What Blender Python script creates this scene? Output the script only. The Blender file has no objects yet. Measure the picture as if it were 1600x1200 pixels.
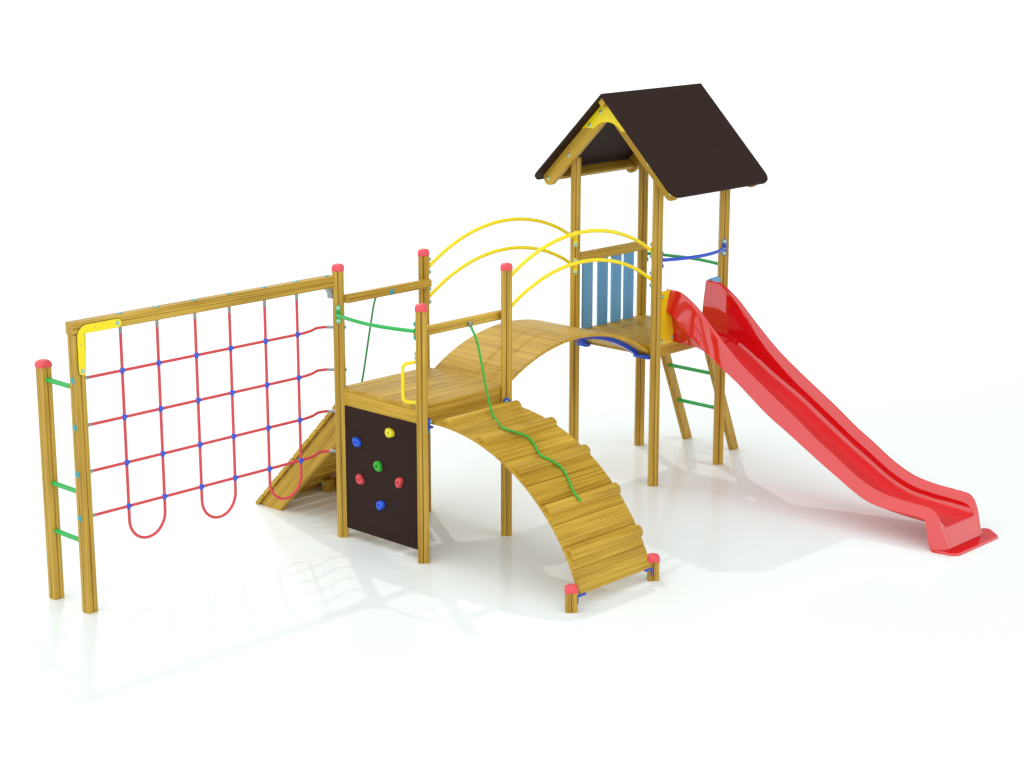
import bpy, bmesh, math, random
from mathutils import Vector, Matrix
random.seed(7)
S = bpy.context.scene
COL = S.collection
PI = math.pi
R2 = 2 ** -.5

# ------------------------------------------------------------------ materials
def new_mat(name):
    m = bpy.data.materials.new(name); m.use_nodes = True
    return m, m.node_tree, m.node_tree.nodes['Principled BSDF']

def plain(name, col, rough=.4, spec=.5, ior=1.5, metal=0, var=.06, scale=9, bump=0.0):
    m, nt, b = new_mat(name)
    N, L = nt.nodes, nt.links
    tc = N.new('ShaderNodeTexCoord'); no = N.new('ShaderNodeTexNoise')
    no.inputs['Scale'].default_value = scale; no.inputs['Detail'].default_value = 5
    L.new(tc.outputs['Object'], no.inputs['Vector'])
    rp = N.new('ShaderNodeValToRGB')
    rp.color_ramp.elements[0].position = .3; rp.color_ramp.elements[1].position = .7
    rp.color_ramp.elements[0].color = tuple(c * (1 - var) for c in col) + (1,)
    rp.color_ramp.elements[1].color = tuple(min(1, c * (1 + var)) for c in col) + (1,)
    L.new(no.outputs['Fac'], rp.inputs['Fac']); L.new(rp.outputs['Color'], b.inputs['Base Color'])
    b.inputs['Roughness'].default_value = rough; b.inputs['IOR'].default_value = ior
    b.inputs['Specular IOR Level'].default_value = spec; b.inputs['Metallic'].default_value = metal
    if bump:
        bp = N.new('ShaderNodeBump'); bp.inputs['Strength'].default_value = bump
        n2 = N.new('ShaderNodeTexNoise'); n2.inputs['Scale'].default_value = scale * 30
        L.new(tc.outputs['Object'], n2.inputs['Vector'])
        bp.inputs['Distance'].default_value = .002
        L.new(n2.outputs['Fac'], bp.inputs['Height']); L.new(bp.outputs['Normal'], b.inputs['Normal'])
    return m

def wood(name, axis, dark, light, rough=.42, fine=95, vec=None, spec=.22):
    """lacquered timber, grain running along an axis (x, y, z) or along a given direction"""
    m, nt, b = new_mat(name)
    N, L = nt.nodes, nt.links
    tc = N.new('ShaderNodeTexCoord')
    src = tc.outputs['Object']
    if vec:
        rot = N.new('ShaderNodeMapping'); rot.inputs['Rotation'].default_value = vec
        L.new(src, rot.inputs['Vector']); src = rot.outputs['Vector']
    at = N.new('ShaderNodeAttribute'); at.attribute_name = 'tone'
    # every board takes its own slice of the grain
    off = N.new('ShaderNodeVectorMath'); off.operation = 'MULTIPLY_ADD'
    cmb = N.new('ShaderNodeCombineXYZ')
    for i in range(3): L.new(at.outputs['Fac'], cmb.inputs[i])
    off.inputs[1].default_value = (17, 23, 31)
    L.new(cmb.outputs[0], off.inputs[0]); L.new(src, off.inputs[2]); src = off.outputs[0]
    def noise(sl, sc, det, dist=0):
        mp = N.new('ShaderNodeMapping')
        s = [sc, sc, sc]; s['xyz'.index(axis)] = sl
        mp.inputs['Scale'].default_value = s
        no = N.new('ShaderNodeTexNoise'); no.inputs['Scale'].default_value = 1; no.inputs['Detail'].default_value = det
        no.inputs['Distortion'].default_value = dist
        L.new(src, mp.inputs['Vector']); L.new(mp.outputs['Vector'], no.inputs['Vector'])
        return no
    n1 = noise(1.6, 28, 3, .4); n2 = noise(1.0, fine, 2); n3 = noise(1.2, 6, 2)
    def ramp(n, a, c):
        r = N.new('ShaderNodeMapRange'); r.inputs['From Min'].default_value = a; r.inputs['From Max'].default_value = c
        L.new(n.outputs['Fac'], r.inputs['Value']); return r
    r1, r2, r3 = ramp(n1, .33, .67), ramp(n2, .34, .62), ramp(n3, .3, .7)
    def op(o, a, c):
        q = N.new('ShaderNodeMath'); q.operation = o
        for i, v in enumerate((a, c)):
            if isinstance(v, (int, float)): q.inputs[i].default_value = v
            else: L.new(v, q.inputs[i])
        return q.outputs[0]
    f = op('ADD', op('MULTIPLY', r1.outputs[0], .20), op('MULTIPLY', r2.outputs[0], .46))
    f = op('ADD', f, op('MULTIPLY', r3.outputs[0], .22))
    f = op('ADD', f, op('MULTIPLY', op('SUBTRACT', at.outputs['Fac'], .25), .22))
    cr = N.new('ShaderNodeValToRGB'); e = cr.color_ramp.elements
    e[0].position = .0; e[0].color = dark + (1,); e[1].position = 1; e[1].color = light + (1,)
    L.new(f, cr.inputs['Fac']); L.new(cr.outputs['Color'], b.inputs['Base Color'])
    b.inputs['Roughness'].default_value = rough
    b.inputs['Specular IOR Level'].default_value = spec
    bp = N.new('ShaderNodeBump'); bp.inputs['Strength'].default_value = .25; bp.inputs['Distance'].default_value = .001
    L.new(n2.outputs['Fac'], bp.inputs['Height']); L.new(bp.outputs['Normal'], b.inputs['Normal'])
    return m

WD, WL = (.305, .150, .003), (.70, .450, .060)
W = {a: wood('lacquered_pine_' + a, a, WD, WL) for a in 'xy'}
W['z'] = wood('lacquered_pine_post', 'z', WD, WL, spec=.42)
W['beam'] = wood('lacquered_pine_beam', 'y', WD, WL, spec=.38)
W['roofL'] = wood('lacquered_pine_rafter', 'x', WD, WL, vec=(0, -PI / 4, 0))
W['roofR'] = wood('lacquered_pine_brace', 'x', WD, WL, vec=(0, PI / 4, 0))
M = dict(
    red=plain('glossy_red_plastic', (.70, .005, .008), .05, .5, 1.9, var=.015, scale=2),
    cap=plain('red_plastic_cap', (.78, .075, .095), .42, var=.04),
    brown=plain('dark_brown_board', (.031, .016, .013), .6, .10, var=.05, scale=20, bump=.1),
    yellow=plain('yellow_paint', (.93, .73, .008), .25, .4, var=.03),
    yboard=plain('yellow_plastic_board', (.84, .58, .006), .25, var=.03),
    green=plain('green_paint', (.012, .44, .08), .22, var=.04),
    blue=plain('blue_paint', (.015, .075, .60), .25, var=.05),
    bluewood=wood('blue_stained_board', 'z', (.11, .31, .60), (.19, .46, .74), .4),
    rope=plain('red_rope', (.70, .058, .072), .55, var=.12, scale=160, bump=.5),
    ropeg=plain('green_rope', (.045, .42, .04), .5, var=.15, scale=160, bump=.5),
    ropedk=plain('dark_green_rope', (.015, .30, .06), .5, var=.15, scale=160, bump=.5),
    knot=plain('blue_plastic_connector', (.022, .09, .68), .25, var=.08, scale=30),
    steel=plain('galvanised_steel', (.30, .31, .31), .3, metal=.9, var=.08, scale=40),
    teal=plain('teal_bolt_cap', (.045, .36, .40), .25, metal=.35, var=.1, scale=40),
    silver=plain('greenish_steel_bolt', (.38, .62, .50), .12, metal=.85, var=.1, scale=40),
    dark=plain('dark_rubber', (.02, .015, .012), .6),
)
for key, c in (('hy', (.80, .72, .03)), ('hb', (.02, .11, .78)), ('hg', (.03, .42, .03)), ('hr', (.72, .07, .09))):
    M[key] = plain('resin_hold_' + key[1], c, .35, var=.05, scale=40)

# ------------------------------------------------------------------ mesh helper
class MB:
    def __init__(self): self.bm = bmesh.new(); self.tone = self.bm.faces.layers.float.new('tone'); self.t = .5
    def face(self, vs):
        try: f = self.bm.faces.new(vs)
        except ValueError: return None
        f[self.tone] = self.t; return f
    def board(self): self.t = random.random(); return self
    def box(self, lo, hi, bev=.004, mat=None):
        lo, hi = Vector(lo), Vector(hi)
        v = [self.bm.verts.new((x, y, z)) for z in (lo.z, hi.z) for y in (lo.y, hi.y) for x in (lo.x, hi.x)]
        fs = [self.face([v[i] for i in q]) for q in ((0, 2, 3, 1), (4, 5, 7, 6), (0, 1, 5, 4), (2, 6, 7, 3), (0, 4, 6, 2), (1, 3, 7, 5))]
        if bev:
            es = list({e for f in fs for e in f.edges})
            r = bmesh.ops.bevel(self.bm, geom=es, offset=bev, segments=2, affect='EDGES', profile=.6)
            for f in r['faces']: f[self.tone] = self.t
            v = list({w for f in r['faces'] for w in f.verts})
        if mat is not None:
            for w in v: w.co = mat @ w.co
        return self
    def prism(self, poly, f0, f1):
        """poly: list of 2D points; f0/f1 map a 2D point to the two end positions"""
        a = [self.bm.verts.new(f0(p)) for p in poly]; b = [self.bm.verts.new(f1(p)) for p in poly]
        n = len(poly); self.face(a[::-1]); self.face(b)
        for i in range(n): self.face([a[i], a[(i + 1) % n], b[(i + 1) % n], b[i]])
        return self
    def rings(self, rings, closed_caps=True):
        rs = [[self.bm.verts.new(p) for p in r] for r in rings]
        n = len(rs[0])
        for a, b in zip(rs, rs[1:]):
            for i in range(n): self.face([a[i], a[(i + 1) % n], b[(i + 1) % n], b[i]])
        if closed_caps: self.face(rs[0][::-1]); self.face(rs[-1])
        return self
    def tube(self, pts, r, n=12):
        pts = [Vector(p) for p in pts]; rings = []; up = None
        for i, p in enumerate(pts):
            t = (pts[min(i + 1, len(pts) - 1)] - pts[max(i - 1, 0)]).normalized()
            if up is None:
                up = Vector((0, 0, 1)) if abs(t.z) < .9 else Vector((1, 0, 0))
            s = t.cross(up).normalized(); up = s.cross(t).normalized()
            rr = r[i] if isinstance(r, list) else r
            rings.append([p + rr * (math.cos(2 * PI * k / n) * s + math.sin(2 * PI * k / n) * up) for k in range(n)])
        return self.rings(rings)
    def lathe(self, prof, mat=Matrix(), n=16):
        return self.rings([[mat @ Vector((r * math.cos(2 * PI * k / n), r * math.sin(2 * PI * k / n), z)) for k in range(n)] for r, z in prof])
    def mesh(self, name, material, sharp=32):
        bm = self.bm
        big = [f for f in bm.faces if len(f.verts) > 24]
        if big: bmesh.ops.triangulate(bm, faces=big, ngon_method='EAR_CLIP')
        bmesh.ops.recalc_face_normals(bm, faces=bm.faces[:])
        for f in bm.faces: f.smooth = True
        for e in bm.edges:
            if len(e.link_faces) == 2 and e.calc_face_angle(0) > math.radians(sharp): e.smooth = False
        me = bpy.data.meshes.new(name); bm.to_mesh(me); bm.free()
        me.materials.append(material)
        return me

def root_of(o):
    while o.parent: o = o.parent
    return o
def link(name, me, parent=None, label=None, mat=None):
    o = bpy.data.objects.new(name, me); COL.objects.link(o)
    if parent:
        o.parent = parent
        if parent.parent is None and parent.type == 'EMPTY': o.location = -parent.location
    if mat is not None: o.matrix_basis = o.matrix_basis @ mat
    if label: o['label'] = label
    return o
def part(name, mb, m, parent, label=None, sharp=32): return link(name, mb.mesh(name, m, sharp), parent, label)
def thing(name, label, cat, loc=(0, 0, 0)):
    o = bpy.data.objects.new(name, None); COL.objects.link(o); o.location = loc; o.empty_display_size = .2
    o['label'] = label; o['category'] = cat
    return o
def smooth_path(pts, n=8):
    """Catmull-Rom through the points"""
    P = [Vector(p) for p in pts]; P = [P[0] * 2 - P[1]] + P + [P[-1] * 2 - P[-2]]
    out = []
    for i in range(1, len(P) - 2):
        for k in range(n):
            t = k / n; a, b, c, d = P[i - 1:i + 3]
            out.append(.5 * ((2 * b) + (c - a) * t + (2 * a - 5 * b + 4 * c - d) * t * t + (3 * b - a - 3 * c + d) * t ** 3))
    return out + [P[-2]]
def frame(pos, normal):
    n = Vector(normal).normalized()
    return Matrix.Translation(pos) @ n.to_track_quat('Z', 'Y').to_matrix().to_4x4()

# bolt: washer and domed head, axis +z
def bolt_mesh(m, r=.0125, h=.012):
    b = MB(); b.lathe([(r * 1.35, 0), (r * 1.35, .0025), (r, .003), (r * .98, h * .55), (r * .75, h * .85), (r * .3, h)], n=14)
    return b.mesh('bolt', m)
BOLT = {k: bolt_mesh(M[k]) for k in ('teal', 'silver')}
BIG = bolt_mesh(M['teal'], .018, .007)
def bolt(parent, pos, normal, kind='teal', me=None):
    return link('bolt', me or BOLT[kind], parent, mat=frame(pos, normal))

# ------------------------------------------------------------------ setting
g = MB(); g.face([g.bm.verts.new(p) for p in ((-300, -300, 0), (300, -300, 0), (300, 300, 0), (-300, 300, 0))])
gm, nt, b = new_mat('white_studio_floor')
N, L = nt.nodes, nt.links
tc = N.new('ShaderNodeTexCoord'); no = N.new('ShaderNodeTexNoise'); no.inputs['Scale'].default_value = 1.3
L.new(tc.outputs['Object'], no.inputs['Vector'])
rp = N.new('ShaderNodeValToRGB'); rp.color_ramp.elements[0].color = (.892, .935, .926, 1); rp.color_ramp.elements[1].color = (.900, .943, .934, 1)
L.new(no.outputs['Fac'], rp.inputs['Fac']); L.new(rp.outputs['Color'], b.inputs['Base Color'])
b.inputs['Roughness'].default_value = .14; b.inputs['IOR'].default_value = 1.17
floor = link('floor', g.mesh('floor', gm)); floor['kind'] = 'structure'

# ------------------------------------------------------------------ the play set
play = thing('playground_set', 'wooden playground set with red slide, dark roofed tower, arched bridge and curved ramp', 'playground set')

PS = .0865                      # post side
def section(side=PS, ch=.009, gw=.0034, gd=.016):
    k = side / 2; q = []
    for i in range(4):
        a = i * PI / 2; c, s = math.cos(a), math.sin(a)
        for u, v in ((k, -k + ch), (k, -gw), (k - gd, -gw * .5), (k - gd, gw * .5), (k, gw), (k, k - ch)):
            q.append((c * u - s * v, s * u + c * v))
    return q
def rot2(q, a): return [(math.cos(a) * x - math.sin(a) * y, math.sin(a) * x + math.cos(a) * y) for x, y in q]
def cap_mesh(a):
    m = MB(); rings = []
    for side, z, ch in ((.0945, -.003, .012), (.0960, .020, .012), (.0915, .030, .016), (.072, .043, .018), (.044, .049, .014), (.016, .051, .005)):
        k = side / 2; q = []
        for i in range(4):
            t = i * PI / 2; c, s = math.cos(t), math.sin(t)
            for u, v in ((k, -k + ch), (k - ch * .29, -k + ch * .29 + (0)), ):
                pass
            for u, v in ((k, -k + ch), (k, k - ch), (k - ch * .3, k - ch * .3)):
                q.append((c * u - s * v, s * u + c * v))
        rings.append([(x, y, z) for x, y in rot2(q, a)])
    return m.rings(rings).mesh('cap', M['cap'], 40)
CAP = {0: cap_mesh(0), 45: cap_mesh(PI / 4)}
def post(x, y, h, deg=45, cap=True, label=None):
    m = MB().board(); q = rot2(section(), math.radians(deg))
    m.prism(q, lambda p: (x + p[0], y + p[1], 0), lambda p: (x + p[0], y + p[1], h))
    o = part('post', m, W['z'], play, label, 25)
    if cap: link('cap', CAP[deg], o, mat=Matrix.Translation((x, y, h)))
    return o
H = .465; TX, TY = -.015, 2.809
pA = post(-H, -H, 2.176); pB = post(H, -H, 1.989); pC = post(H, H, 2.176); pD = post(-H, H, 2.176)
tall = 'tall post carrying the roof'
pE = post(TX - H, TY - H, 2.80, cap=False, label=tall); pG = post(TX + H, TY - H, 2.80, cap=False, label=tall)
pF = post(TX - H, TY + H, 2.80, cap=False, label=tall); pH = post(TX + H, TY + H, 2.80, cap=False, label=tall)
NX = -.497
pP2 = post(NX, -2.876, 2.045, 0, cap=False); pP1 = post(-.918, -2.876, 1.747, 0)
foot_l = 'short stub post at the foot of the curved ramp'
f1 = post(2.011, -.487, .152, label=foot_l); f2 = post(2.007, .446, .152, label=foot_l)

# ---- net frame: beam, corner bracket, rungs
m = MB().board(); q = section(.091, .010, .0026, .006)
m.prism(q, lambda p: (NX + p[0], -2.923, 2.0905 + p[1]), lambda p: (NX + p[0], -.500, 2.0905 + p[1]))
beam = part('top_beam', m, W['beam'], play, None, 25)
COLS = [-2.50, -2.181, -1.84, -1.52, -1.182, -.864]
for y in COLS + [-.56]: bolt(beam, (NX, y, 2.136), (0, 0, 1), me=BIG)
XB = NX + .0458
def arc2(c, r, a0, a1, n=8):
    return [(c[0] + r * math.cos(math.radians(a0 + (a1 - a0) * i / n)), c[1] + r * math.sin(math.radians(a0 + (a1 - a0) * i / n))) for i in range(n + 1)]
br = (arc2((-2.866, 1.787), .030, 180, 360) + arc2((-2.836 + .006, 2.05 - .006), .006, 180, 90, 3)
      + arc2((-2.555, 2.0815), .0315, -90, 90) + arc2((-2.81, 2.027), .086, 90, 180))
m = MB(); m.prism(br, lambda p: (XB, p[0], p[1]), lambda p: (XB + .007, p[0], p[1]))
m2 = MB(); m2.prism([(p[0] + (p[0] + 2.72) * .012, p[1] + (p[1] - 1.95) * .018) for p in br], lambda p: (XB - .002, p[0], p[1]), lambda p: (XB + .0025, p[0], p[1]))
brk = part('corner_bracket', m, M['yellow'], play, 'yellow steel bracket at the beam corner', 40)
part('rubber_backing', m2, M['dark'], brk)
for y, z in ((-2.866, 1.787), (-2.558, 2.083)): bolt(brk, (XB + .007, y, z), (1, 0, 0), 'silver')
for y, z in ((-2.868, 1.975), (-2.745, 2.082)):
    m = MB(); m.lathe([(.005, 0), (.005, .0012)], frame((XB + .007, y, z), (1, 0, 0)), 10); part('screw_hole', m, M['steel'], brk)
m = MB(); m.prism([(-.525, 2.045), (-.525, 1.955)] + arc2((-.61, 1.955), .09, 0, 60, 6)[1:] + [(-.60, 2.045)],
                  lambda p: (NX - .03, p[0], p[1]), lambda p: (NX + .03, p[0], p[1]))
part('gusset_bracket', m, M['steel'], play)
for z in (1.655, .886, .524):
    m = MB(); m.tube([(-.880, -2.876, z), (-.538, -2.876, z)], .0185, 16); r_ = part('rung', m, M['green'], play, 'green rung between the two outer posts')
for z in (1.718, 1.38, 1.037, .711): bolt(pP2, (NX, -2.876 - PS / 2, z), (0, -1, 0), me=BIG)
for z in (1.72, 1.377, 1.037, .709): bolt(pA, (-H + .0306, -H + .0306, z), (1, 1, 0))

# ---- low platform
def deck(x0, x1, y0, y1, z0, z1, parent, label):
    m = MB(); n = round((x1 - x0) / .104); w = (x1 - x0) / n
    for i in range(n):
        m.board().box((x0 + i * w + .001, y0, z1 - .028), (x0 + (i + 1) * w - .001, y1, z1), .003)
    d = part('deck', m, W['y'], parent, label)
    for yy in (y0 + .004, y1 - .044):
        m = MB().board().box((x0 + .012, yy, z0), (x1 - .012, yy + .04, z1 - .0285), .004); part('rim_board', m, W['x'], d)
    for xx in (x0 + .003, x1 - .043):
        m = MB().board().box((xx, y0 + .05, z0), (xx + .04, y1 - .05, z1 - .0285), .004); part('rim_board', m, W['y'], d)
    return d
deck(-.455, .455, -.478, .478, 1.10, 1.241, play, 'planked floor of the low platform')
m = MB().box((-.425, -.472, .085), (.425, -.452, 1.098), .002)
panel = part('climbing_panel', m, M['brown'], play, 'dark brown board dotted with coloured climbing holds')
def hold(x, z, mat, lab, seed, s=1.0):
    rd = random.Random(seed); n = 20; rings = []
    ph = [rd.uniform(0, 6.28) for _ in range(3)]
    def rr(a): return 1 + .13 * math.cos(2 * a + ph[0]) + .07 * math.cos(3 * a + ph[1])
    tilt = rd.uniform(-.1, .1)
    for r, d in ((.041, 0), (.0415, .010), (.039, .022), (.034, .030), (.029, .032), (.0135, .030), (.0120, .026), (.0105, .018), (.009, .010)):
        ring = []
        for k in range(n):
            a = 2 * PI * k / n; R = r * s * .92 * (rr(a) if r > .032 else 1 + (rr(a) - 1) * .4 if r > .02 else 1)
            ring.append((x + R * math.cos(a) * .95 - d * .05, -.472 - d, z + R * math.sin(a) * 1.08 + d * .08 + tilt * R * math.cos(a)))
        rings.append(ring)
    m = MB().rings(rings); o = part('climbing_hold', m, mat, panel, lab, 50)
hold(-.262, .825, M['hb'], 'blue climbing hold', 1); hold(.118, .972, M['hy'], 'yellow climbing hold', 2, 1.05)
hold(-.020, .677, M['hg'], 'green climbing hold', 3, 1.05); hold(-.232, .524, M['hr'], 'red climbing hold', 4)
hold(.218, .593, M['hr'], 'red climbing hold', 5, .98); hold(.002, .362, M['hb'], 'blue climbing hold', 6, 1.0)

# crossbars of the low platform
def crossbar(x0, x1, z0, z1, y0, y1):
    m = MB().board(); cx, cz = (x0 + x1) / 2, (z0 + z1) / 2; hx, hz = (x1 - x0) / 2, (z1 - z0) / 2
    q = [(hx, -hz + .012), (hx, -.002), (hx - .005, 0), (hx, .002), (hx, hz - .012), (hx - .012, hz), (-hx + .012, hz), (-hx, hz - .012), (-hx, -hz + .012), (-hx + .012, -hz), (hx - .012, -hz)]
    m.prism(q, lambda p: (cx + p[0], y0, cz + p[1]), lambda p: (cx + p[0], y1, cz + p[1]))
    return part('crossbar', m, W['beam'], play, None, 25)
cbD = crossbar(-.422, -.362, 1.921, 1.989, -.45, .455); bolt(cbD, (-.362, .012, 1.951), (1, 0, 0), me=BIG)
cbC = crossbar(.362, .422, 1.767, 1.837, -.45, .475)
m = MB(); m.lathe([(.014, -.004), (.018, .004), (.018, .022), (.012, .03)], frame((.422, .085, 1.797), (1, .3, -.15)), 14)
part('rope_socket', m, M['steel'], cbC)

# ---- hand rails
def rail(pts, r, mat, label, ends, bolts=None, pw=.036, ph=.15, n=10):
    m = MB().tube(smooth_path(pts, n), r, 14)
    o = part('handrail', m, mat, play, label, 40)
    for pos, nrm in ends:
        pos = Vector(pos); nrm = Vector(nrm).normalized(); side = Vector((0, 0, 1)).cross(nrm)
        q = arc2((0, ph / 2 - pw / 2), pw / 2, 0, 180, 8) + arc2((0, -ph / 2 + pw / 2), pw / 2, 180, 360, 8)
        mp = MB().prism(q, lambda p: pos + side * p[0] + Vector((0, 0, p[1])) + nrm * .0005, lambda p: pos + side * p[0] + Vector((0, 0, p[1])) + nrm * .0065)
        part('mounting_plate', mp, mat, o)
        for dz in (-.052, .052): bolt(o, pos + nrm * .0065 + Vector((0, 0, dz)), nrm, 'silver' if nrm.x > 0 > nrm.y else 'teal')
    return o
F = PS / 2 * R2          # face-centre offset of a turned post
def fc(x, y, sx, sy): return Vector((x + sx * F, y + sy * F, 0))
def arch(p0, p1, z0, zt, n=9):
    """vertical circular arch between two face centres"""
    out = []; c = (p1 - p0).length / 2; s = zt - z0; r = (c * c + s * s) / (2 * s)
    for i in range(n + 1):
        u = -c + 2 * c * i / n
        q = p0.lerp(p1, i / n); out.append((q.x, q.y, zt - r + math.sqrt(r * r - u * u)))
    return out
for (a, da, b_, db, lab) in ((fc(-H, H, 1, 1), (1, 1, 0), fc(TX - H, TY - H, 1, -1), (1, -1, 0), 'yellow arched handrail on the far side of the bridge'),
                             (fc(H, H, -1, 1), (-1, 1, 0), fc(TX + H, TY - H, -1, -1), (-1, -1, 0), 'yellow arched handrail on the near side of the bridge')):
    for z0, zt in ((2.083, 2.352), (1.835, 2.107)):
        pts = arch(a + Vector((0, .004, 0)), b_ - Vector((0, .004, 0)), z0, zt)
        rail(pts, .0158, M['yellow'], ('upper ' if z0 > 2 else 'lower ') + lab, ((a + Vector((0, 0, z0 + .004)), da), (b_ + Vector((0, 0, z0)), db)), n=4)
def bow(a, da, b_, db, mid, z, mat, lab, r=.0150):
    a = a + Vector((0, 0, z)); b_ = b_ + Vector((0, 0, z)); da = Vector(da).normalized(); db = Vector(db).normalized()
    mid = Vector(mid + (z,)); q0 = a.lerp(mid, .5); out = (mid - (a + b_) / 2)
    pts = [a + da * .002, a + da * .035, a.lerp(b_, .25) + out * .77, mid, a.lerp(b_, .75) + out * .77, b_ + db * .035, b_ + db * .002]
    return rail(pts, r, mat, lab, ((a, da), (b_, db)))
bow(fc(-H, -H, 1, -1), (1, -1, 0), fc(H, -H, -1, -1), (-1, -1, 0), (0, -.585), 1.832, M['green'], 'green bowed handrail above the climbing panel')
bow(fc(TX + H, TY - H, 1, 1), (1, 1, 0), fc(TX + H, TY + H, 1, -1), (1, -1, 0), (.605, TY), 2.002, M['blue'], 'blue bowed handrail above the slide')
bow(fc(TX - H, TY + H, 1, 1), (1, 1, 0), fc(TX + H, TY + H, -1, 1), (-1, 1, 0), (TX, 3.40), 1.822, M['green'], 'dark green bowed handrail above the ladder')

# grab handle on the front post
c = fc(H, -H, -1, -1); d = Vector((-R2, -R2, 0))
pts = [c + Vector((0, 0, 1.59)), c + d * .055 + Vector((0, 0, 1.582)), c + d * .085 + Vector((0, 0, 1.572)), c + d * .1 + Vector((0, 0, 1.54)), c + d * .1 + Vector((0, 0, 1.43)),
       c + d * .1 + Vector((0, 0, 1.32)), c + d * .085 + Vector((0, 0, 1.288)), c + d * .055 + Vector((0, 0, 1.278)), c + Vector((0, 0, 1.274))]
m = MB().tube(smooth_path(pts, 6), .0135, 14); gh = part('grab_handle', m, M['yellow'], play, 'yellow bow handle beside the platform', 40)
for z in (1.655, 1.622, 1.246, 1.222): bolt(gh, c + Vector((0, 0, z)), d)
for z0 in (1.60, 1.215):
    sd = Vector((0, 0, 1)).cross(d)
    m = MB().prism(arc2((0, z0 + .055), .016, 0, 180) + arc2((0, z0), .016, 180, 360), lambda p: c + sd * p[0] + d * .0005 + Vector((0, 0, p[1])), lambda p: c + sd * p[0] + d * .005 + Vector((0, 0, p[1])))
    part('mounting_plate', m, M['yellow'], gh)

# ---- curved ramp down from the low platform
RC, RR = (.55, -.46), 1.583
def on_ramp(t, r): return (RC[0] + r * math.sin(math.radians(t)), RC[1] + r * math.cos(math.radians(t)))
m = MB(); t0, t1, npl = -2.3, 69.0, 11; dt = (t1 - t0) / npl
for i in range(npl):
    m.board(); a, b_ = t0 + i * dt + .004, t0 + (i + 1) * dt - .004
    q = [on_ramp(a + (b_ - a) * k / 8, RR - .024) for k in range(9)] + [on_ramp(b_, RR - .007)] + [on_ramp(b_ - .13 - (b_ - a - .26) * k / 8, RR) for k in range(9)] + [on_ramp(a, RR - .007)]
    m.prism(q, lambda p: (p[0], -.402, p[1]), lambda p: (p[0], .402, p[1]))
ramp = part('curved_ramp', m, W['y'], play, None, 30)
for t in (3.4, 17.2, 31.0, 45.2, 58.4):
    m = MB().board(); q = []
    c_ = on_ramp(t, RR - .004); u = Vector(on_ramp(t + .5, RR)) - Vector(on_ramp(t - .5, RR)); u.normalize(); w = Vector((-u.y, u.x))
    if w.y < 0: w = -w
    for k in range(13):
        a = PI * k / 12; p = Vector(c_) + u * .050 * math.cos(a) + w * .047 * math.sin(a) ** .9 if 0 < k < 12 else Vector(c_) + u * .050 * math.cos(a)
        q.append((p.x, p.y))
    def ends(y0, y1): return [(y0, .86), (y0 + .008, 1), (y1 - .008, 1), (y1, .86)]
    m.rings([[(c_[0] + (p[0] - c_[0]) * s, y, c_[1] + (p[1] - c_[1]) * s) for p in q] for y, s in ends(-.385, .406)])
    part('tread', m, W['y'], ramp, None, 40)
for y in (-.345, .345):
    m = MB(); rings = []
    for k in range(25):
        t = -2.3 + 71.2 * k / 24; a, b_ = on_ramp(t, RR - .0245), on_ramp(t, RR - .032)
        rings.append([(a[0], y - .02, a[1]), (a[0], y + .02, a[1]), (b_[0], y + .02, b_[1]), (b_[0], y - .02, b_[1])])
    sb = part('support_bar', m.rings(rings), M['blue'], ramp, 'blue steel bar under the ramp boards')
for y, s in ((-.487, 1), (.446, -1)):
    m = MB().box((2.026, min(y + s * .05, y + s * .130), .100), (2.046, max(y + s * .05, y + s * .130), .112), .002); part('foot_bracket', m, M['blue'], ramp, 'blue steel foot bracket')
    m = MB().box((2.028, y + s * .047 - .003, .045), (2.038, y + s * .047 + .003, .112), .001); part('foot_bracket', m, M['blue'], ramp, 'blue steel foot bracket')
for (x, y), s in (((H, -H), 1), ((H, H), 1)):
    nrm = (1, 1, 0) if y < 0 else (1, -1, 0); ctr = fc(x, y, 1, 1 if y < 0 else -1)
    m = MB().lathe([(.027, 0), (.030, .004), (.030, .014), (.024, .019)], frame(ctr + Vector((0, 0, 1.122)), nrm), 18); fl = part('support_flange', m, M['blue'], ramp, 'blue round flange joining ramp to post', 40)
    bolt(fl, ctr + Vector(nrm).normalized() * .019 + Vector((0, 0, 1.122)), nrm, 'silver')
    m = MB().box((x + .03, min(y, y * .86), 1.070), (x + .055, max(y, y * .86), 1.088), .003); part('foot_bracket', m, M['blue'], ramp, 'blue steel bracket holding the ramp top')
    if y < 0: bolt(fl, ctr + Vector((0, 0, 1.045)), nrm)

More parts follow.
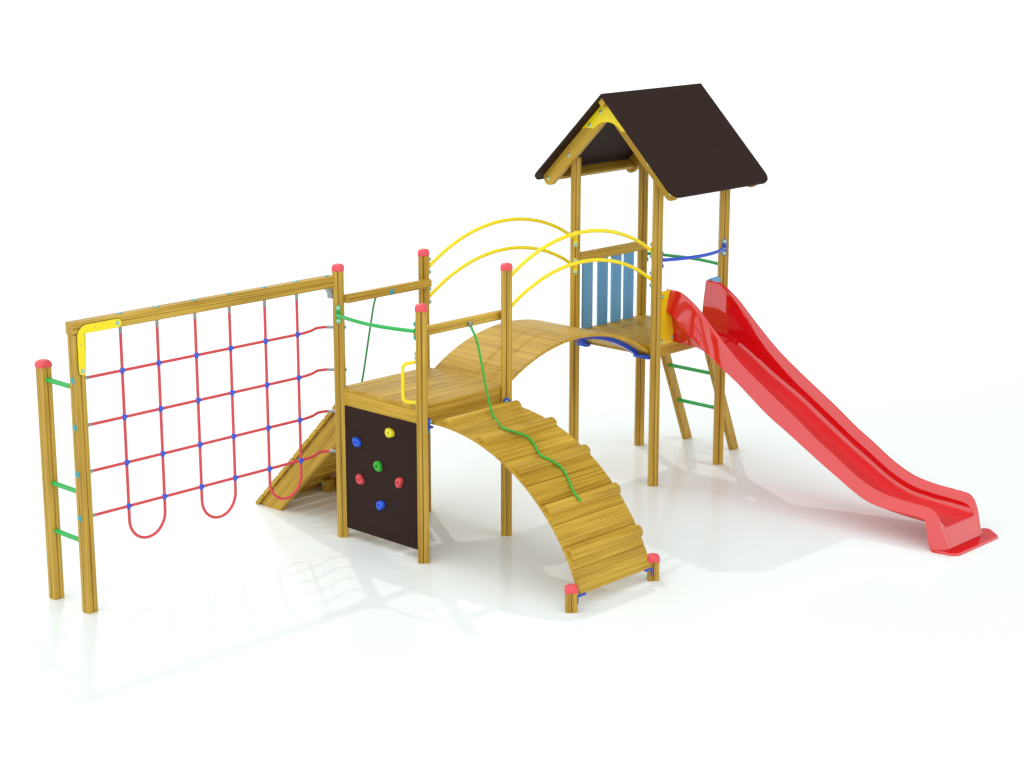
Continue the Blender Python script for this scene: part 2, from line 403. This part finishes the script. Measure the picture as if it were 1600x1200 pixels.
# ---- arched bridge
BY, BT, BR = (H + TY - H) / 2, 1.484, 1.64
def on_br(y, dr=0):
    a = math.asin((y - BY) / BR); return (BY + (BR + dr) * math.sin(a), BT - BR + (BR + dr) * math.cos(a))
m = MB(); ys = [.488 + (2.325 - .488) * i / 19 for i in range(20)]
for i in range(19):
    m.t = .35 + .2 * random.random(); a, b_ = ys[i] + .0003, ys[i + 1] - .0003
    q = [on_br(a, -.026), on_br((a + b_) / 2, -.026), on_br(b_, -.026), on_br(b_), on_br((a + b_) / 2), on_br(a)]
    m.prism(q, lambda p: (-.412, p[0], p[1]), lambda p: (.400, p[0], p[1]))
bridge = part('arched_bridge', m, W['x'], play, None, 30)
for x in (-.30, .275):
    m = MB(); rings = []
    for k in range(29):
        y = .50 + 1.815 * k / 28; a, b_ = on_br(y, -.0265), on_br(y, -.064)
        rings.append([(x - .02, a[0], a[1]), (x + .02, a[0], a[1]), (x + .02, b_[0], b_[1]), (x - .02, b_[0], b_[1])])
    part('support_bar', m.rings(rings), M['blue'], bridge, 'blue steel bar arched under the bridge')
    for y0, y1 in ((.478, .53), (2.28, 2.335)):
        m = MB().box((x - .10 if x < 0 else x - .02, y0, 1.135), (x + .02 if x < 0 else x + .15, y1, 1.165), .003); part('end_bracket', m, M['blue'], bridge, 'blue steel end bracket')

# ---- high platform
d2 = deck(TX - .47, TX + .485, TY - .475, TY + .475, 1.15, 1.252, play, 'planked floor of the high platform')
m = MB().board().box((-.475, 2.36, 1.868), (-.425, 3.25, 1.953), .008)
bal = part('balustrade_rail', m, W['y'], play)
for y0 in (2.413, 2.62, 2.808, 2.984):
    m = MB().board().box((-.462, y0, 1.253), (-.442, y0 + .132, 1.878), .004); part('slat', m, M['bluewood'], bal, 'blue vertical slat')

# ---- ladder on the far side
def lad_y(z): return 3.712 - .345 * (z / .845)
for x0, x1 in ((-.315, -.270), (.236, .281)):
    m = MB().board()
    lo = [(x0, lad_y(0), 0), (x1, lad_y(0), 0), (x1, lad_y(0) + .112, 0), (x0, lad_y(0) + .112, 0)]
    hi = [(x, y - .458, 1.122) for x, y, z in lo]
    v = [m.bm.verts.new(p) for p in lo + hi]
    fs = [m.face([v[i] for i in q]) for q in ((3, 2, 1, 0), (4, 5, 6, 7), (0, 1, 5, 4), (1, 2, 6, 5), (2, 3, 7, 6), (3, 0, 4, 7))]
    r = bmesh.ops.bevel(m.bm, geom=list({e for f in fs for e in f.edges}), offset=.007, segments=2, affect='EDGES')
    for f in r['faces']: f[m.tone] = m.t
    part('ladder_rail', m, W['z'], play)
for z in (.775, .412):
    y = lad_y(z) + .055; m = MB().tube([(-.272, y, z), (.24, y, z)], .0175, 16); part('rung', m, M['green'], play, 'green ladder rung behind the tower')

# ---- roof
RX, RZ, RM = TX, 3.393, .99
Y0, Y1 = 2.128, 3.492; EX = .808
sl = math.atan(RM); ln = EX / math.cos(sl)
for s, lab in ((1, 'dark brown roof board on the slide side'), (-1, 'dark brown roof board on the net side')):
    ux, uz = s * math.cos(sl), -math.sin(sl); nx, nz = s * math.sin(sl), math.cos(sl)
    c_ = .105
    q = [(0, Y0), (0, Y1)] + [(p[1], p[0]) for p in arc2((Y1 - c_, ln - c_), c_, 0, 90, 10)] + [(p[1], p[0]) for p in arc2((Y0 + c_, ln - c_), c_, 90, 180, 10)]
    th = .020
    def top(p): return (RX + ux * p[0], p[1], RZ + uz * p[0])
    def bot(p):
        k = p[0] + (th if p[0] == 0 else 0) * 1.0
        return (RX + ux * k - nx * th, p[1], RZ + uz * k - nz * th)
    rp_ = part('roof_board', MB().prism(q, bot, top), M['brown'], play, lab, 30)
def rafter(s, y0, y1):
    """along the underside of the slope; rounded lower end"""
    w, th = .122, .0215
    ux, uz = s * math.cos(sl), -math.sin(sl); nx, nz = s * math.sin(sl), math.cos(sl)
    a, e = .055, ln - .096
    q = [(a if s > 0 else a, -th), (a + .0, -th - w)]
    q = [(a, -th), (a + w if s > 0 else a + w, -th - w)] + [(e + p[0], -th - w / 2 + p[1]) for p in arc2((0, 0), w / 2, -90, 90, 10)]
    f = lambda y: (lambda p: (RX + ux * p[0] + nx * p[1], y, RZ + uz * p[0] + nz * p[1]))
    return part('rafter', MB().board().prism(q, f(y0), f(y1)), W['roofL'] if s > 0 else W['roofR'], play, None, 30), (lambda u, v, y: (RX + ux * u + nx * v, y, RZ + uz * u + nz * v)), e
for yy0, yy1, front in ((2.232, 2.276, True), (3.342, 3.386, False)):
    for s in (-1, 1):
        o, at, e = rafter(s, yy0 + (.0 if s < 0 else .0), yy1)
        if front:
            bolt(o, at(e + .005, -.078, yy0), (0, -1, 0), 'silver'); bolt(o, at(e - .325, -.085, yy0), (0, -1, 0), 'silver')
# gable plates (front and back)
for yy, nrm in ((2.2315, -1), (3.3865, 1)):
    za = RZ - .034; ang = lambda x: za - abs(x) * RM
    q = [(-.295, ang(.295)), (-.275, ang(.295) - .022), (-.135, 3.083)] + [(-.118 + .236 * k / 10, 3.093 + .056 * math.sin(PI * k / 10)) for k in range(11)] + [(.135, 3.083), (.275, ang(.295) - .022), (.295, ang(.295)), (0.0, za - .06)]
    q = [(-.293, ang(.293))] + [(-.275, 3.080)] + [(-.150 + .3 * k / 16, 3.080 + .068 * math.sin(PI * k / 16) ** .7) for k in range(17)] + [(.275, 3.080), (.293, ang(.293)), (.055, ang(.055)), (-.055, ang(.055))]
    o = part('gable_plate', MB().prism(q, lambda p: (RX + p[0], yy, p[1]), lambda p: (RX + p[0], yy + nrm * .012, p[1])), M['yellow'], play, 'yellow gable plate under the ridge', 40)
    for x, z in ((-.078, 3.228), (-.2, 3.107), (.078, 3.228), (.2, 3.107)): bolt(o, (RX + x, yy + nrm * .012, z), (0, nrm, 0), 'silver')
m = MB().board().box((-.03, Y0 + .012, -.03), (.03, Y1 - .012, .03), .004, Matrix.Translation((RX, 0, RZ - .075)) @ Matrix.Rotation(PI / 4, 4, 'Y'))
part('ridge_beam', m, W['y'], play)
for s in (-1, 1):
    m = MB().board().box((-.02, 2.27, -.045), (.02, 3.35, .045), .005, Matrix.Translation((RX + s * .665, 0, 2.628)) @ Matrix.Rotation(s * PI / 4, 4, 'Y') )
    part('eave_beam', m, W['y'], play)

# ---- inclined ramp on the far side of the low platform
x0, z0, x1, z1 = -1.648, -.004, -.545, 1.099
dv = Vector((x1 - x0, z1 - z0)); Lr = dv.length; dv.normalize(); nv = Vector((-dv.y, dv.x))
m = MB(); n = 11
for i in range(n):
    m.board(); a, b_ = Lr * i / n + (.008 if i else 0), Lr * (i + 1) / n - .008
    P0 = Vector((x0, z0))
    q = [P0 + dv * a, P0 + dv * b_, P0 + dv * (b_ - .006) + nv * .032, P0 + dv * (a + .006) + nv * .032]
    q = [v - nv * .026 for v in q]
    m.prism([(v.x, v.y) for v in q], lambda p: (p[0], -.405, p[1] + .012), lambda p: (p[0], .405, p[1] + .012))
rampb = part('inclined_ramp', m, W['y'], play, 'straight planked ramp behind the low platform', 30)
for y in (-.385, .345):
    q = [(-1.568, 0.0), (-1.335, 0.0), (-1.315, .03), (-.50, .80), (-.50, 1.088)]
    q = [(-1.585, .018), (-1.565, 0.0), (-1.345, 0.0), (-1.318, .035), (-.505, .83), (-.505, 1.092)]
    part('stringer', MB().board().prism(q, lambda p: (p[0], y, p[1]), lambda p: (p[0], y + .04, p[1])), W['roofR'], rampb, None, 30)
for y in (-.34, .235):
    o = part('foot_block', MB().board().box((-1.535, y, 0), (-1.455, y + .09, .105), .006), W['z'], rampb); bolt(o, (-1.535, y + .045, .066), (-1, 0, 0), 'silver'); bolt(o, (-1.50, y, .066), (0, -1, 0), 'silver')

# ---- slide
def interp(tab, x):
    if x <= tab[0][0]: return tab[0][1]
    for i in range(len(tab) - 1):
        (xa, za), (xb, zb) = tab[i], tab[i + 1]
        if x <= xb:
            # cubic Hermite with finite-difference slopes
            def sl_(j):
                if j == 0: return (tab[1][1] - tab[0][1]) / (tab[1][0] - tab[0][0])
                if j == len(tab) - 1: return (tab[-1][1] - tab[-2][1]) / (tab[-1][0] - tab[-2][0])
                return (tab[j + 1][1] - tab[j - 1][1]) / (tab[j + 1][0] - tab[j - 1][0])
            h = xb - xa; t = (x - xa) / h; t2, t3 = t * t, t ** 3
            return (2 * t3 - 3 * t2 + 1) * za + (t3 - 2 * t2 + t) * h * sl_(i) + (-2 * t3 + 3 * t2) * zb + (t3 - t2) * h * sl_(i + 1)
    return tab[-1][1]
RIM = [(.425, 1.722), (.47, 1.722), (.56, 1.716), (.66, 1.672), (.78, 1.59), (.92, 1.462), (1.07, 1.33), (1.23, 1.20), (1.5, 1.022), (1.8, .838), (2.04, .68), (2.2, .588), (2.43, .452), (2.62, .376), (2.8, .346), (3.0, .336), (3.10, .331), (3.15, .318), (3.185, .285), (3.21, .236), (3.235, .165), (3.272, .062), (3.29, .014)]
FLB = [(.425, 1.555), (.47, 1.53), (.56, 1.47), (.68, 1.376), (.78, 1.31), (.92, 1.222), (1.07, 1.127), (1.24, 1.026), (1.545, .818), (1.8, .675), (2.07, .522), (2.28, .408), (2.487, .30), (2.6, .262), (2.73, .243), (2.94, .240), (3.09, .236), (3.115, .215), (3.135, .13), (3.155, .04), (3.17, .004)]
BED = [(.425, 1.272), (.47, 1.272), (.62, 1.27), (.74, 1.252), (.9, 1.185), (1.05, 1.098), (1.2, 1.005), (1.5, .845), (1.8, .662), (2.04, .518), (2.2, .43), (2.43, .305), (2.62, .238), (2.8, .216), (3.0, .205), (3.12, .197), (3.2, .186), (3.226, .180), (3.236, .160), (3.272, .058), (3.29, .012)]
xs = sorted(set([.425 + (3.29 - .425) * i / 90 for i in range(91)] + [3.1 + .19 * i / 24 for i in range(25)]))
rings = []
yn, yf = 2.50, 3.10
for x in xs:
    r, f, b_ = interp(RIM, x), interp(FLB, x) + .010, interp(BED, x)
    if x > 3.17: f = .004
    b_ = min(b_, r - .004) if x > 3.15 else b_
    f = min(f, r - .01) if r - .01 > .004 else .004
    u = b_ - .028
    if x > 3.1: u = min(u, f)
    u = max(u, .003)
    u = min(u, b_ - .002)
    half = []           # near half, from the underside centre to the bed centre
    rr = min(.018, (r - f) * .4)
    st = .062
    k = max(0., min(1., (3.285 - x) / .06))          # front corners drawn in a little
    yo = (1 - k) * .045
    half += [(.30, u), (.100, u), (.088, u + min(.02, (r - u) * .3)), (.020, min(max(f, u + .012), r - .006)), (-.036, min(f, r - .005)), (-.040, min(f + .008, r - .004))]
    fo = min(f + .008, r - .004); q1, q2 = fo + (r - rr - fo) * .06, fo + (r - rr - fo) * .94
    half += [(-.037, q1), (.003, q2)]
    half += [(.006, r - rr), (.009, r - rr * .4), (.014, r - rr * .06), (.020, r), (.028, r - rr * .1), (.036, r - rr * .5)]
    dpt = max(r - b_, .002)
    wl = (lambda k: (.038 + .060 * k, (r - rr * .6) * (1 - k) + (b_ + min(.02, dpt * .12)) * k))
    half += [wl(.04), (.038 + .060 * .55, wl(.50)[1]), (.0724, wl(.55)[1]), (.0750, wl(.90)[1]), (.081, wl(1.0)[1]), (.100, b_ + min(.004, dpt * .03)), (.128, b_), (.14, b_), (.30, b_)]
    near = [(x, yn + yo + p[0] * (1 - yo / .3), p[1]) for p in half]
    far = [(x, yf - (p[1] - yn), p[2]) for p in near]
    rings.append(near + far[::-1][1:-1])
ms = MB().rings(rings, False); ms.bm.verts.ensure_lookup_table()
nr = len(rings[0])
for base, rg in ((0, rings[0]), ((len(rings) - 1) * nr, rings[-1])):
    # close each end by walking the outer and the inner outline of both halves together
    nh = nr // 2 + 1
    for idx in (list(range(nh)), [0] + list(range(nr - 1, nh - 2, -1))):
        i, j = 0, nh - 1
        while j - i > 1:
            A, B_, C_, D_ = (Vector(rg[idx[k]]) for k in (i, i + 1, j, j - 1))
            if (B_ - C_).length <= (A - D_).length: tri = (idx[i], idx[i + 1], idx[j]); i += 1
            else: tri = (idx[i], idx[j - 1], idx[j]); j -= 1
            ms.face([ms.bm.verts[base + k] for k in tri])
slide = part('slide', ms, M['red'], play, None, 36)
q = arc2((3.22, 2.465), .03, 180, 250, 4) + arc2((3.33, 2.535), .075, -80, 0, 8) + arc2((3.335, 3.09), .068, 0, 60, 6) + arc2((3.245, 3.19), .045, 70, 180, 6)
m = MB(); k0 = [(p[0], p[1]) for p in q]; cx, cy = 3.27, 2.8
m.rings([[(p[0], p[1], .001) for p in k0], [(p[0], p[1], .011) for p in k0], [(cx + (p[0] - cx) * .955, cy + (p[1] - cy) * .985, .020) for p in k0]])
part('foot_plate', m, M['red'], slide, None, 50)
m = MB().prism([(2.385, 1.252), (2.565, 1.252), (2.565, 1.60), (2.515, 1.722), (2.385, 1.714)], lambda p: (.452, p[0], p[1]), lambda p: (.468, p[0], p[1]))
yp = part('entry_panel', m, M['yboard'], slide, 'yellow board beside the slide entry')
for y, z in ((2.405, 1.672), (2.405, 1.285), (2.548, 1.30)): bolt(yp, (.468, y, z), (1, 0, 0), 'silver')
m = MB().prism([(3.104, 1.252), (3.25, 1.252), (3.25, 1.735), (3.104, 1.728)], lambda p: (.420, p[0], p[1]), lambda p: (.462, p[0], p[1]))
part('entry_panel', m, M['bluewood'], slide, 'pale blue board beside the slide entry')

# ------------------------------------------------------------------ climbing net
net = thing('climbing_net', 'red rope climbing net with blue connectors hung under the long wooden beam', 'climbing net', (NX, -1.68, .435))
ROWS = [1.72, 1.377, 1.037, .709]; rr = .0110
def ferrule(a, b_, par):
    m = MB().tube([a, Vector(a).lerp(Vector(b_), .5), b_], .0125, 14); part('ferrule', m, M['steel'], par)
for i in range(0, 6, 2):
    ya, yb = COLS[i], COLS[i + 1]; c_ = (ya + yb) / 2; r = (yb - ya) / 2
    pts = [(NX, ya, 2.02), (NX, ya, 1.5), (NX, ya, 1.0), (NX, ya, .66)]
    pts = [(NX, ya, 2.03 - (2.03 - .60) * k / 8) for k in range(9)]
    pts += [(NX, c_ - r * math.cos(PI * k / 16), .60 - (.165) * math.sin(PI * k / 16)) for k in range(1, 16)]
    pts += [(NX, yb, .60 + (2.03 - .60) * k / 8) for k in range(9)]
    o = part('rope', MB().tube(pts, rr, 10), M['rope'], net, None, 50)
    for y in (ya, yb): ferrule((NX, y, 2.048), (NX, y, 1.992), o)
AL = Vector((-H - F, -H - F, 0)); dl = Vector((-R2, -R2, 0))
for z in ROWS:
    zz = Vector((0, 0, z + .002))
    pts = [(NX, -2.815 + (2.815 - .88) * k / 10, z) for k in range(11)]
    pts += [(NX - .004, -.80, z), (NX - .028, -.70, z), (-.560, -.615, z + .002), AL + dl * .065 + zz, AL + dl * .03 + zz]
    pts = [(p[0], p[1], p[2]) if not isinstance(p, Vector) else tuple(p) for p in pts]
    o = part('rope', MB().tube(smooth_path(pts, 4), rr, 10), M['rope'], net, None, 50)
    ferrule((NX, -2.833, z), (NX, -2.79, z), o); ferrule(AL + zz, AL + dl * .055 + zz, o)
for z in ROWS:
    for y in COLS:
        m = MB().lathe([(.006, -.0185), (.0135, -.0145), (.0178, -.006), (.0178, .006), (.0135, .0145), (.006, .0185)], frame((NX, y, z), (1, 0, 0)), 14)
        for a, h_ in (((0, 1, 0), .0225), ((0, 0, 1), .0225)):
            m.lathe([(.0120, -h_), (.0135, -h_ + .004), (.0135, h_ - .004), (.0120, h_)], frame((NX, y, z), a), 12)
        part('connector', m, M['knot'], net, None, 40)

# ------------------------------------------------------------------ loose ropes
rp1 = [(.430, .080, 1.786), (.448, .082, 1.778), (.470, .081, 1.747), (.506, .075, 1.701), (.545, .070, 1.616), (.588, .060, 1.498), (.632, .050, 1.365), (.671, .045, 1.251), (.726, .03, 1.148), (.80, .005, 1.100), (.88, -.045, 1.094), (.96, -.105, 1.100)]
for x, y, z in ((1.038, -.149, 1.111), (1.088, -.05, 1.066), (1.121, .008, 1.033), (1.194, -.008, .999), (1.277, -.047, .960), (1.37, -.105, .957), (1.416, -.042, .912),
                (1.443, .018, .862), (1.495, .017, .825), (1.576, -.015, .762), (1.66, -.075, .735), (1.735, -.079, .678)):
    rp1.append((x, y, z))
t = thing('climbing_rope', 'bright green rope draped over the rungs of the curved wooden ramp', 'rope', (.44, .088, 1.09))
t['group'] = 'climbing ropes tied to the crossbars'
part('rope_strand', MB().tube(smooth_path(rp1, 8), .0098, 10), M['ropeg'], t, None, 60)
m = MB().tube([rp1[0], rp1[1]], .012, 12); part('end_sleeve', m, M['steel'], t)
t2 = thing('climbing_rope', 'dark green rope hanging taut behind the low platform, beyond the bowed green handrail', 'rope', (-.6, -.02, 0))
t2['group'] = 'climbing ropes tied to the crossbars'
part('rope_strand', MB().tube(smooth_path([(-.424, -.02, 1.935), (-.47, -.02, 1.925), (-.53, -.02, 1.86), (-.588, -.02, 1.64), (-.705, -.02, 1.143), (-.80, -.02, .90), (-.95, -.02, .72)], 8), .0082, 10), M['ropedk'], t2, None, 60)

# ------------------------------------------------------------------ camera, light
cam = bpy.data.cameras.new('camera'); co = bpy.data.objects.new('camera', cam); COL.objects.link(co)
yaw, pitch, roll = -.7562386, -.2425632, .00082436
FPX, CL = 3052.9005, Vector((10.8165, -10.4444, 4.9734))
fw = Vector((math.sin(yaw) * math.cos(pitch), math.cos(yaw) * math.cos(pitch), math.sin(pitch)))
ri = Vector((math.cos(yaw), -math.sin(yaw), 0)); up = ri.cross(fw)
c, s = math.cos(roll), math.sin(roll); ri, up = c * ri + s * up, -s * ri + c * up
mw = Matrix(((ri.x, up.x, -fw.x, CL.x), (ri.y, up.y, -fw.y, CL.y), (ri.z, up.z, -fw.z, CL.z), (0, 0, 0, 1)))
co.matrix_world = mw
cam.sensor_width = 36; cam.lens = FPX / 1600 * 36; cam.clip_end = 2000
S.camera = co

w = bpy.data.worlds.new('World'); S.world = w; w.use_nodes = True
WN, WK = w.node_tree.nodes, w.node_tree.links
bg = WN['Background']; bg.inputs['Strength'].default_value = 1.40
# white studio surround; dark patch added high behind the set to darken reflections
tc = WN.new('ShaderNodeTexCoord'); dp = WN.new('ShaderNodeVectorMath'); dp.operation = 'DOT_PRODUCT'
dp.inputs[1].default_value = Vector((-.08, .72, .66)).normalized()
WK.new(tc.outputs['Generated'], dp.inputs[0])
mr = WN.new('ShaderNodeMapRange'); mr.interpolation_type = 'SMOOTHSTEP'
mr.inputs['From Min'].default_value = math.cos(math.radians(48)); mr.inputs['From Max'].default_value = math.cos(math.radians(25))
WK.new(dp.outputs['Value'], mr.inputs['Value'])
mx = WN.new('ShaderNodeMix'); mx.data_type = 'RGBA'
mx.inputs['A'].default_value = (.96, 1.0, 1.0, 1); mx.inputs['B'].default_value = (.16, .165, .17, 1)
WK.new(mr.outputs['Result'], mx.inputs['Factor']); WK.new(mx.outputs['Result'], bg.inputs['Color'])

ld = bpy.data.lights.new('studio_key_lamp', 'AREA'); ld.shape = 'DISK'; DIST = 60; ld.size = 1.0
ld.energy = .56 * PI * DIST ** 2; ld.color = (1, .985, .96)
lo = bpy.data.objects.new('studio_key_lamp', ld); COL.objects.link(lo)
to = Vector((-.62, .39, 1)).normalized(); lo.matrix_world = frame(to * DIST, to)

vs = S.view_settings; vs.view_transform = 'Standard'; vs.look = 'None'; vs.exposure = 0; vs.gamma = 1; vs.use_curve_mapping = False
S.cycles.max_bounces = 10; S.cycles.diffuse_bounces = 5; S.cycles.glossy_bounces = 5
